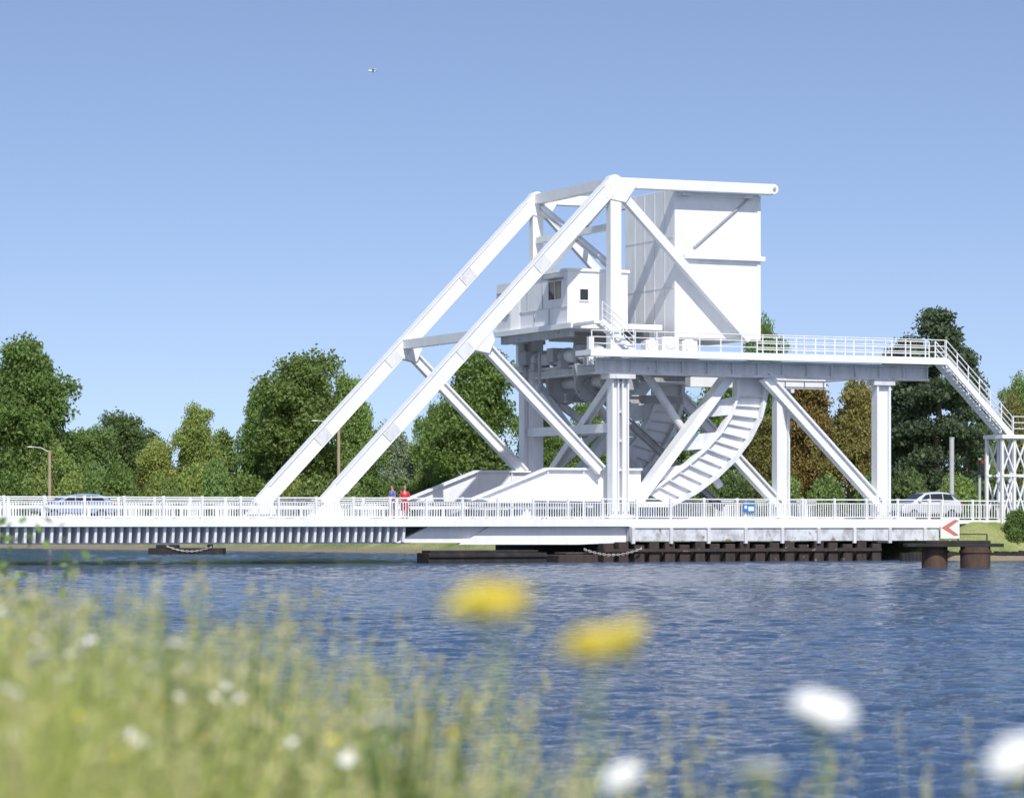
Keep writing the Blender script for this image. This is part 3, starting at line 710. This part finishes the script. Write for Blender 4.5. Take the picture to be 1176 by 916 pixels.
# ================================================================ LAMPS, POSTS
def lamp(x,ytop,Y,arm,lab,r=.09,mat=WOODP):
    p=Wp(x,ytop,Y); e=empty('street_lamp',(p.x,Y,.8),0,lab,'street lamp'); h=p.z-.8
    m=MB(); m.cyl((0,0,-.5),(0,0,h),r*1.3,r,n=10); m.obj('pole',e,mat)
    m=MB(); m.tube([V(0,0,h-.2),V(arm*.5,0,h+.25),V(arm,0,h+.35)],[.05,.045,.04],6); m.obj('arm',e,POSTG)
    m=MB(); m.sphere((arm*1.1,0,h+.33),.25,10,6,(1.3,.7,.3)); m.obj('lamp_head',e,WHS,smooth=True)
lamp(57,517,303,-1.7,'old wooden street lamp with curved arm on the bank',.14)
lamp(389,487,303,-2.1,'tall wooden street lamp with arm in front of trees',.14)
def post(x,yt,v,w,lab,nm,light=False):
    q=L(x,yt,v); e=empty(nm,toW(V(q.x,v,2.2)),TH,lab,'post'); h=q.z-2.2
    m=MB(); m.cyl((0,0,-.2),(0,0,h),w,n=12); m.cyl((0,0,h),(0,0,h+.06),w*1.15,n=12); m.obj('pole',e,POSTG)
    if light:
        bx1('signal_housing',e,(-.16,-.3,h-.95),(.16,-.08,h-.05),BLACK,.02)
        for i in range(3):
            m=MB(); m.cyl((0,-.31,h-.2-.29*i),(0,-.34,h-.2-.29*i),.1,n=14); m.obj('signal_lens',e,REDL if i==0 else BLACK)
post(1093,503,11.0,.15,'pale square-topped pole beside the approach road','road_pole')
post(1125,527,11.0,.09,'slim pole with traffic signal beside the road','traffic_signal',True)

# ================================================================ CARS
def car(loc,rz,paint,lab):
    e=empty('car',loc,rz,lab,'car')
    low=[(-1.98,.35),(-2.03,.55),(-1.98,.74),(-1.75,.86),(-1.15,.98),(1.3,1.0),(1.92,.92),(2.0,.6),(1.95,.33)]
    m=MB(); m.poly(low,-.86,.86); B=m.obj('body',e,paint,bevel=.09,smooth=False)
    # rounded greenhouse lofted through stations
    st=[(-1.25,.97,.97),(-.75,.95,1.27),(-.3,.95,1.47),(.4,.95,1.55),(1.2,.95,1.52),(1.65,.95,1.36),(1.9,.93,1.0)]
    m=MB(); vs_=[]
    for x,zb,zt in st:
        wt=.80-.19*(zt-.95)/.6
        vs_+=[(x,-.80,zb-.03),(x,-wt,zt-.05),(x,-wt+.12,zt),(x,wt-.12,zt),(x,wt,zt-.05),(x,.80,zb-.03)]
    fs_=[]
    for i in range(len(st)-1):
        for j in range(5): a_=i*6+j; fs_.append((a_,a_+1,a_+7,a_+6))
    m.add(vs_,fs_); m.obj('cabin_roof',e,paint,smooth=True)
    for s in (-1,1):
        def pt(x,z):
            t=(z-.95)/.6; return (x,s*(.80-.19*t+.02),z)
        for q in ([(-.85,1.03),(-.12,1.03),(-.12,1.42),(-.36,1.38)],[(-.05,1.03),(.72,1.03),(.72,1.45),(-.05,1.43)],[(.79,1.03),(1.5,1.05),(1.3,1.40),(.79,1.45)]):
            m=MB(); m.add([pt(*k) for k in q],[(0,1,2,3)]); m.obj('side_window',e,GLASS)
    m=MB(); m.add([(-1.2,-.68,1.03),(-1.2,.68,1.03),(-.42,.55,1.45),(-.42,-.55,1.45)],[(0,1,2,3)]); m.obj('windscreen',e,GLASS)
    m=MB(); m.add([(1.9,-.66,1.05),(1.9,.66,1.05),(1.70,.55,1.36),(1.70,-.55,1.36)],[(0,1,2,3)]); m.obj('rear_window',e,GLASS)
    for x in (-1.25,1.25):
        for s in (-1,1):
            m=MB(); m.cyl((x,s*.68,.31),(x,s*.88,.31),.31,n=22); t=m.obj('wheel',e,TYRE)
            m=MB(); m.cyl((x,s*.87,.31),(x,s*.895,.31),.2,n=18); m.obj('rim',t,RIM)
    for s in (-1,1):
        bx1('headlight',e,(-2.0,s*.62-.16,.62),(-1.9,s*.62+.16,.76),CLEARL,.02)
        bx1('tail_light',e,(1.9,s*.7-.1,.7),(2.0,s*.7+.1,.95),REDL,.02)
        bx1('wing_mirror',e,(-.95,s*.88-.08,.98),(-.8,s*.88+.08,1.1),paint,.02)
    bx1('bumper',e,(-2.05,-.8,.34),(-1.95,.8,.5),BLACK,.02); bx1('bumper',e,(1.93,-.8,.34),(2.04,.8,.52),BLACK,.02)
    return e
q=L(1062,585,3.2); car(toW(V(q.x,3.2,2.28)),TH,CARW,'silver white hatchback car driving on the approach road').scale=(1.05,1.05,1.1)
q=L(84,570,7); car(toW(V(q.x,7,2.31)),TH,CARB,'blue grey car crossing the bridge deck').scale=(1.05,1.0,.9)

# ================================================================ PEOPLE
def skin(name,parent,pts,edges,mat,root=0,sub=1):
    me=bpy.data.meshes.new(name); me.from_pydata([p[:3] for p in pts],edges,[]); me.materials.append(mat)
    o=bpy.data.objects.new(name,me); sc.collection.objects.link(o); o.parent=parent
    o.modifiers.new('skin','SKIN').use_smooth_shade=True
    lay=me.skin_vertices[0] if me.skin_vertices else None
    if lay is None:
        bm=bmesh.new(); bm.from_mesh(me); bm.verts.layers.skin.verify(); bm.to_mesh(me); bm.free(); lay=me.skin_vertices[0]
    for i,p in enumerate(pts):
        r=p[3]; lay.data[i].radius=r if isinstance(r,tuple) else (r,r)
    lay.data[root].use_root=True
    s=o.modifiers.new('sub','SUBSURF'); s.levels=sub; s.render_levels=sub
    return o
def person(loc,rz,lab,topm,botm,hair,H=1.75,lng=False,female=False,lean=.0):
    e=empty('person',loc,rz,lab,'person'); k=H/1.75; e.scale=(k,k,k)
    P=[(0,0,.95,(.145,.11)),(0,0,1.12,(.125,.095)),(0,-.01,1.33,(.16,.11)),(0,0,1.46,(.075,.07)),(0,-.01,1.53,.05),(0,-.03,1.59,(.065,.075)),(0,-.02,1.67,(.075,.092)),(0,0,1.735,.045),(0,-.118,1.645,.012)]
    E=[(0,1),(1,2),(2,3),(3,4),(4,5),(5,6),(6,7),(6,8)]
    for s in (-1,1):
        b=len(P)
        P+=[(s*.18,0,1.41,.055),(s*.24,-.02,1.16,.042),(s*.20,-.22,1.14,.03),(s*.185,-.29,1.14,(.02,.036))]
        E+=[(2,b),(b,b+1),(b+1,b+2),(b+2,b+3)]
        for j,(dx,ln) in enumerate(((-.03,.07),(-.01,.08),(.01,.075),(.03,.06))):
            c=len(P); P+=[(s*.185+dx,-.32-ln*.5,1.138,.0085),(s*.185+dx,-.32-ln,1.11,.007)]; E+=[(b+3,c),(c,c+1)]
        c=len(P); P+=[(s*.185-s*.05,-.29,1.13,.0095),(s*.185-s*.06,-.325,1.115,.008)]; E+=[(b+2,c),(c,c+1)]
        b=len(P)
        P+=[(s*.09,0,.88,.09),(s*.1,-.015,.49,.058),(s*.1,.015,.1,.038),(s*.11,-.02,.045,.035),(s*.12,-.14,.035,.03)]
        E+=[(0,b),(b,b+1),(b+1,b+2),(b+2,b+3),(b+3,b+4)]
    skin('body',e,P,E,SKIN,sub=2)
    t=.016
    Pt=[(0,0,.93,(.16+t,.125)),(0,0,1.12,(.135,.108)),(0,-.01,1.33,(.172,.122)),(0,0,1.44,(.08,.075)),(-.18,0,1.41,.07),(-.235,-.02,1.2,.06),(.18,0,1.41,.07),(.235,-.02,1.2,.06)]
    skin('shirt',e,Pt,[(0,1),(1,2),(2,3),(2,4),(4,5),(2,6),(6,7)],topm,sub=2)
    if female:
        m=MB(); 
        for (z0,r0,z1,r1) in ((1.0,.16,.8,.22),(.8,.22,.5,.27)): m.cyl((0,0,z1),(0,0,z0),r1,r0,n=18,cap=False)
        m.obj('skirt',e,botm,smooth=True)
    else:
        skin('shorts',e,[(0,0,.97,(.155,.125)),(-.095,0,.85,.108),(-.1,-.01,.52,.085),(.095,0,.85,.108),(.1,-.01,.52,.085)],[(0,1),(1,2),(0,3),(3,4)],botm,sub=2)
    m=MB(); m.sphere((0,.015,1.685),.1,14,8,(.85,1.0,.95)); 
    if lng: m.sphere((0,.065,1.58),.09,12,8,(.85,.5,1.5))
    m.obj('hair',e,hair,smooth=True)
    for s in (-1,1):
        m=MB(); m.sphere((s*.03,-.108,1.665),.011,8,6); m.obj('eye',e,BLACK)
        m=MB(); m.sphere((s*.08,-.01,1.65),.022,8,6,(.4,.8,1.3)); m.obj('ear',e,SKIN)
        m=MB(); m.sphere((s*.115,-.07,.04),.1,10,6,(.45,1.25,.45)); m.obj('shoe',e,BLACK)
    bx1('mouth',e,(-.022,-.112,1.612),(.022,-.1,1.62),REDC)
q=L(450,592,-1.45); person(toW(V(q.x,-1.55,2.275)),-.9,'person in blue top and dark shorts standing at the bridge railing',BLUEC,NAVY,HAIR,1.88)
q=L(464,592,-1.45); person(toW(V(q.x,-1.55,2.275)),TH-.25,'person in red dress standing at the bridge railing',REDC,REDC,HAIRB,1.84,True,True)

# gull
p=Wp(428,82,200); e=empty('seagull',p,.4,'white seagull gliding in the clear blue sky','bird')
m=MB(); m.sphere((0,0,0),.1,12,8,(2.1,.75,.7)); m.sphere((-.22,0,.03),.055,8,6,(1.2,.9,.9)); m.cyl((-.27,0,.03),(-.33,0,.02),.018,.004,6); m.add([(.15,-.03,0),(.15,.03,0),(.33,.07,.0),(.33,-.07,0)],[(0,1,2,3)])
m.obj('body',e,WHS,smooth=True)
for s in (-1,1):
    m=MB(); m.hexa([(-.1,s*.04,0),(.08,s*.04,0),(.08,s*.04,.025),(-.1,s*.04,.025),(-.13,s*.32,.12),(.03,s*.32,.12),(.03,s*.32,.135),(-.13,s*.32,.135)]); m.hexa([(-.13,s*.32,.12),(.03,s*.32,.12),(.03,s*.32,.135),(-.13,s*.32,.135),(-.01,s*.66,.05),(.04,s*.66,.05),(.04,s*.66,.055),(-.01,s*.66,.055)])
    m.obj('wing',e,WHS)

# ================================================================ FOREGROUND VEGETATION
GR=leafmat('tall_grass',.5,False,(.56,.61,.17),lo=.45,hi=1.35); GRD=leafmat('reed_leaf',.25,False,(.09,.18,.05)); STRAW=leafmat('dry_stalk',.4,False,(.70,.66,.32),lo=.65,hi=1.2)
def ground(X,Y): return float(height(np.array(float(X)),np.array(float(Y))))
def blades(N,xr,yr,topf,wid,lean,seed,clump=0):
    r=np.random.default_rng(seed)
    y=r.uniform(yr[0],yr[1],N); x=r.uniform(xr[0],xr[1],N)
    if clump:
        cx_=r.uniform(xr[0],xr[1],clump); cy_=r.uniform(yr[0],yr[1],clump); ix=r.integers(0,clump,N); use=r.uniform(0,1,N)<.7
        x=np.where(use,cx_[ix]+r.normal(size=N)*.045,x); y=np.where(use,np.clip(cy_[ix]+r.normal(size=N)*.06,yr[0],yr[1]),y)
    base=height(x,y); tz=topf(x,y,r)
    h=np.maximum(tz-base,.25)
    ang=r.uniform(0,2*np.pi,N); ln=r.uniform(.03,lean,N)*h
    wa_=r.uniform(0,np.pi,N); w=wid*r.uniform(.6,1.4,N)
    n=6; V_=[]
    for i in range(n+1):
        t=i/n; cx=x+np.cos(ang)*ln*t**2; cy=y+np.sin(ang)*ln*t**2; cz=base-.02+(h+.02)*t*(1-.06*t*(ln/h))
        ww=w*(1-t**1.6)*.5+.0006
        V_.append(np.stack([np.stack([cx-np.cos(wa_)*ww,cy-np.sin(wa_)*ww,cz],1),np.stack([cx+np.cos(wa_)*ww,cy+np.sin(wa_)*ww,cz],1)],1))
    V_=np.stack(V_,1)
    idx=np.arange(N*(n+1)*2).reshape(N,n+1,2)
    f=np.stack([idx[:,:-1,0],idx[:,:-1,1],idx[:,1:,1],idx[:,1:,0]],-1).reshape(-1,4)
    tn_=r.uniform(0,1,N)
    if clump: tn_=np.where(use,np.clip(r.uniform(0,1,clump)[ix]+r.normal(size=N)*.12,0,1),tn_)
    tone=np.repeat(tn_,(n+1)*2)*.7+np.tile(np.repeat(np.linspace(0,.3,n+1),2),N)
    tips=np.stack([x+np.cos(ang)*ln,y+np.sin(ang)*ln,base+h*(1-.06*ln/h)],1)
    return V_.reshape(-1,3),f,tone,tips
def sm(a,b,x): t=np.clip((x-a)/(b-a),0,1); return t*t*(3-2*t)
def topg(x,y,r): return 2.15-(.12+.42*sm(-.85,.1,x)+.02*(y-3)+.05*np.sin(x*11+y*3)+.03*np.sin(x*23-y*5))-np.abs(r.normal(size=len(x)))*.14
def stuff(name,parts,mat,lab,cat):
    V_=[];F_=[];T_=[];o=0
    for v,f,t in parts: V_.append(v);F_.append(f+o);T_.append(t);o+=len(v)
    me=fastmesh(name,np.concatenate(V_),np.concatenate(F_),np.concatenate(T_)); me.materials.append(mat)
    ob=bpy.data.objects.new(name,me); sc.collection.objects.link(ob); ob['kind']='stuff'; ob['label']=lab; ob['category']=cat; return ob
a=blades(6500,(-1.7,1.5),(2.3,6.9),topg,.006,.35,1,170)[:3]
b=blades(8500,(-1.5,.0),(2.6,6.9),topg,.006,.35,2,150)[:3]
c=blades(2200,(-1.2,-.2),(3.0,6.9),lambda x,y,r:topg(x,y,r)+.05,.009,.4,5,60)[:3]
stuff('tall_grass',[a,b,c],GR,'dense tall sunlit yellow-green grass on the bank','grass')
def tops(x,y,r): return 2.15-(.03+.27*sm(-.85,.15,x)+.01*(y-3))-np.abs(r.normal(size=len(x)))*.13
A1=blades(1300,(-1.5,.05),(2.8,7.0),tops,.0028,.22,3); A2=blades(220,(-.1,1.4),(2.4,6.0),tops,.0030,.25,4)
tips=np.concatenate([A1[3],A2[3]])
K=12; sel=tips; cen=np.repeat(sel,K,0)+np.stack([rng.normal(size=len(sel)*K)*.005,rng.normal(size=len(sel)*K)*.005,-rng.uniform(0,.10,len(sel)*K)],1)
v2,f2,t2=leafquads(cen,.007,rng.uniform(.2,1,len(cen)))
stuff('dry_grass_stalks',[A1[:3],A2[:3],(v2,f2,t2)],STRAW,'straw coloured grass stalks with seed heads','grass')

PW=plain('white_petals',(.88,.88,.84),.8,var=.02); PY=plain('yellow_petals',(.88,.76,.12),.7,var=.05); STM=plain('green_stem',(.30,.38,.12),.8)
def umbel():
    m=MB()
    for i in range(80):
        rr=math.sqrt(random.random())*.036; an=random.uniform(0,6.28); z=.012-rr*rr*5
        c=V(rr*math.cos(an),rr*math.sin(an),z)
        for j in range(5):
            a=an+j*1.2566; m.sphere((c.x+.004*math.cos(a),c.y+.004*math.sin(a),c.z),.004,5,3)
    me=bpy.data.meshes.new('flower_head'); me.from_pydata(m.v,[],m.f); me.materials.append(PW)
    m=MB()
    for i in range(16):
        a=i*math.tau/16; m.cyl((0,0,-.04),(.03*math.cos(a),.03*math.sin(a),-.002),.0009,n=4)
    me2=bpy.data.meshes.new('flower_ray'); me2.from_pydata(m.v,[],m.f); me2.materials.append(STM); return me,me2
UM=umbel()
def yellowhead():
    m=MB()
    for layer in range(2):
        for i in range(16):
            a=(i+.5*layer)*math.tau/16; ca_,sa_=math.cos(a),math.sin(a); r1=.021-.006*layer; w=.0032; z=.002+.004*layer
            m.add([(ca_*.003,sa_*.003,z),(ca_*r1*.6-sa_*w,sa_*r1*.6+ca_*w,z+.003),(ca_*r1,sa_*r1,z+.002),(ca_*r1*.6+sa_*w,sa_*r1*.6-ca_*w,z+.003)],[(0,1,2,3)])
    m.sphere((0,0,.004),.007,10,6,(1,1,.6)); m.cyl((0,0,-.012),(0,0,.002),.003,.007,8)
    me=bpy.data.meshes.new('flower_head'); me.from_pydata(m.v,[],m.f); me.materials.append(PY); return me
YH=yellowhead()
def plant(x,y,d,kind,scale=1,tilt=.35):
    p=Wp(x,y,d); 
    bx=p.x+random.uniform(-.06,.06); by=d+random.uniform(-.05,.1); g0=ground(bx,by)
    nm='wild_carrot_plant' if kind=='w' else 'yellow_wildflower'
    e=empty(nm,(bx,by,g0),0,'white flowering wild carrot on a slender stem in grass' if kind=='w' else 'bright yellow wildflower on a slender stem in grass','flower',group='white umbel flowers in the grass' if kind=='w' else 'yellow flowers in the grass')
    h=p-V(bx,by,g0); m=MB()
    pts=[V(0,0,0),V(h.x*.2,h.y*.2,h.z*.4),V(h.x*.55,h.y*.55,h.z*.75),V(h.x,h.y,h.z-(.035*scale if kind=='w' else .01))]
    m.tube(pts,[.005,.0042,.0034,.0024],6)
    for t in (.35,.55,.7,.85):
        q=pts[0].lerp(pts[3],t); a=random.uniform(0,6.28)
        for j in range(7):
            s_=.02+.016*j; c=q+V(math.cos(a)*s_,math.sin(a)*s_,s_*.7)
            for sg in (-1,1): m.add([c,c+V(-math.sin(a)*sg*.02,math.cos(a)*sg*.02,.012),c+V(math.cos(a)*.012,math.sin(a)*.012,.012)],[(0,1,2)])
    m.obj('stem',e,STM,recalc=False)
    def put(me,nn,off=V(0,0,0),s=1.0):
        o=bpy.data.objects.new(nn,me); sc.collection.objects.link(o); o.parent=e; o.location=h+off; o.scale=(s,)*3
        o.rotation_euler=(tilt+random.uniform(-.3,.2),random.uniform(-.3,.3),random.uniform(0,6.28))
        return o
    if kind=='w':
        o=put(UM[0],'flower_head',s=scale); o2=bpy.data.objects.new('flower_ray',UM[1]); sc.collection.objects.link(o2); o2.parent=o
    else:
        for j in range(4 if scale>.9 else 1):
            put(YH,'flower_head',V(random.uniform(-.022,.022),random.uniform(-.01,.01),random.uniform(-.008,.006)) if j else V(0,0,0),s=scale).rotation_euler[0]=.5
WL=[(45,758,4.6,.5),(12,795,4.4,.45),(95,698,5.8,.5),(100,738,5.4,.45),(200,745,5.0,.65),(210,775,5.0,.65),(28,690,5.4,.5),(62,722,5.2,.4),(160,852,4.4,.4),(435,832,3.4,.45),(945,818,2.5,.65),(715,893,2.6,.45),(872,890,2.6,.5),(1166,872,2.3,.55),(270,802,5.4,.45),(330,855,4.8,.4),(400,872,4.4,.35),(128,800,5,.45),(15,850,4,.4),(235,838,5,.4),(75,780,5.4,.45),(180,700,6,.3),(295,835,5.4,.45),(50,690,6,.4),(140,735,5.6,.4)]
for i in range(44):
    x=random.uniform(0,480); WL.append((x,700+x*.25+random.uniform(0,110),random.uniform(4.6,6.2),random.uniform(.18,.36)))
for x,y,d,s in WL: plant(x,y,d,'w',s,.5)
YL=[(566,688,2.2,1.0),(684,742,2.2,1.0),(518,840,4.4,.8),(172,800,4.8,.9),(188,812,4.8,.8),(22,745,4.6,.6),(320,862,4.6,.6),(130,870,4,.6),(60,812,4.6,.5),(240,775,5.2,.6)]
for i in range(14): x=random.uniform(0,520); YL.append((x,730+x*.22+random.uniform(0,110),random.uniform(4.2,6.0),random.uniform(.3,.6)))
for x,y,d,s in YL: plant(x,y,d,'y',s)
def reed(x,ytop,d,n,spread,lab):
    p=Wp(x,ytop,d); g0=ground(p.x,d)
    v,f,t,_=blades(n,(p.x-spread,p.x+spread),(d-.12,d+.12),lambda X,Y,rr: p.z-np.abs(rr.normal(size=len(X)))*.07,.034,.10,int(x))
    me=fastmesh('reed_clump',v-np.array([p.x,d,g0]),f,t*.6); me.materials.append(GRD)
    o=bpy.data.objects.new('reed_clump',me); sc.collection.objects.link(o); o.location=(p.x,d,g0); top(o,lab,'reeds','reed clumps at the water edge')
RL='clump of dark green reed leaves at the water edge'
for x,y,d,n,sp in ((250,672,5.0,12,.03),(232,722,5.0,10,.05),(436,756,4.8,16,.04),(470,760,4.8,12,.025),(285,738,5.0,10,.06),(325,722,5.2,7,.05),(415,790,4.8,10,.06),(120,690,5.6,8,.12),(30,655,5.4,12,.12),(262,750,5.0,10,.05)):
    reed(x,y,d,n,sp,RL)
# leafy shrub overhanging the water
K=110; cc=np.stack([rng.normal(size=K)*.24,rng.normal(size=K)*.5,rng.uniform(.5,2.28,K)],1); N=K*18
cen=np.repeat(cc,18,0)+rng.normal(size=(N,3))*.06
v,f,t=leafquads(cen,.03,rng.uniform(.2,1,N)); me=fastmesh('foliage',v,f,t); me.materials.append(LEAF)
e=empty('bank_shrub',(-2.50,14,ground(-2.55,14)),0,'leafy green shrub at the water edge','bush')
o=bpy.data.objects.new('foliage',me); sc.collection.objects.link(o); o.parent=e; o.color=(.24,.35,.10,1)
m=MB()
for c in cc[::3]: m.tube([V(0,0,-.1),V(c[0]*.4,c[1]*.4,c[2]*.55),V(*c)],[.014,.009,.003],5)
m.obj('branches',e,BARK)

# ================================================================ LIGHT / CAMERA
el=math.radians(47); az=math.atan2(.20,-1)
sd=V(math.sin(az)*math.cos(el),math.cos(az)*math.cos(el),math.sin(el))
sl=bpy.data.lights.new('sun','SUN'); sl.energy=4.3; sl.angle=math.radians(.5); sl.color=(1,.97,.92)
so=bpy.data.objects.new('sun',sl); sc.collection.objects.link(so); so.rotation_euler=(-sd).to_track_quat('-Z','Y').to_euler(); so.location=(0,-20,50)
wd=bpy.data.worlds.new('World'); sc.world=wd; wd.use_nodes=True; n=wd.node_tree.nodes; l=wd.node_tree.links
bg=n['Background']; sk=n.new('ShaderNodeTexSky'); sk.sky_type='NISHITA'; sk.sun_disc=False; sk.sun_elevation=el; sk.sun_rotation=az
sk.air_density=1.0; sk.dust_density=.8; sk.ozone_density=2.0
tc=n.new('ShaderNodeTexCoord'); sep=n.new('ShaderNodeSeparateXYZ'); cmb=n.new('ShaderNodeCombineXYZ'); ma=n.new('ShaderNodeMath'); ma.operation='MULTIPLY_ADD'; ma.inputs[1].default_value=1.4; ma.inputs[2].default_value=.09
l.new(tc.outputs['Generated'],sep.inputs[0]); l.new(sep.outputs[0],cmb.inputs[0]); l.new(sep.outputs[1],cmb.inputs[1]); l.new(sep.outputs[2],ma.inputs[0]); l.new(ma.outputs[0],cmb.inputs[2]); l.new(cmb.outputs[0],sk.inputs['Vector'])
tn=n.new('ShaderNodeMixRGB'); tn.blend_type='MULTIPLY'; tn.inputs[0].default_value=1; tn.inputs[2].default_value=(1.06,.98,1.03,1)
l.new(sk.outputs[0],tn.inputs[1]); l.new(tn.outputs[0],bg.inputs['Color']); bg.inputs['Strength'].default_value=.145
cam=bpy.data.cameras.new('camera'); co=bpy.data.objects.new('camera',cam); sc.collection.objects.link(co); sc.camera=co
co.location=(0,0,EYE); co.rotation_euler=(math.pi/2,0,0); cam.sensor_width=36; cam.lens=36*F/1176; cam.shift_y=(HY-458)/1176
cam.clip_end=12000; cam.clip_start=.1; cam.dof.use_dof=True; cam.dof.focus_distance=172; cam.dof.aperture_fstop=4.8
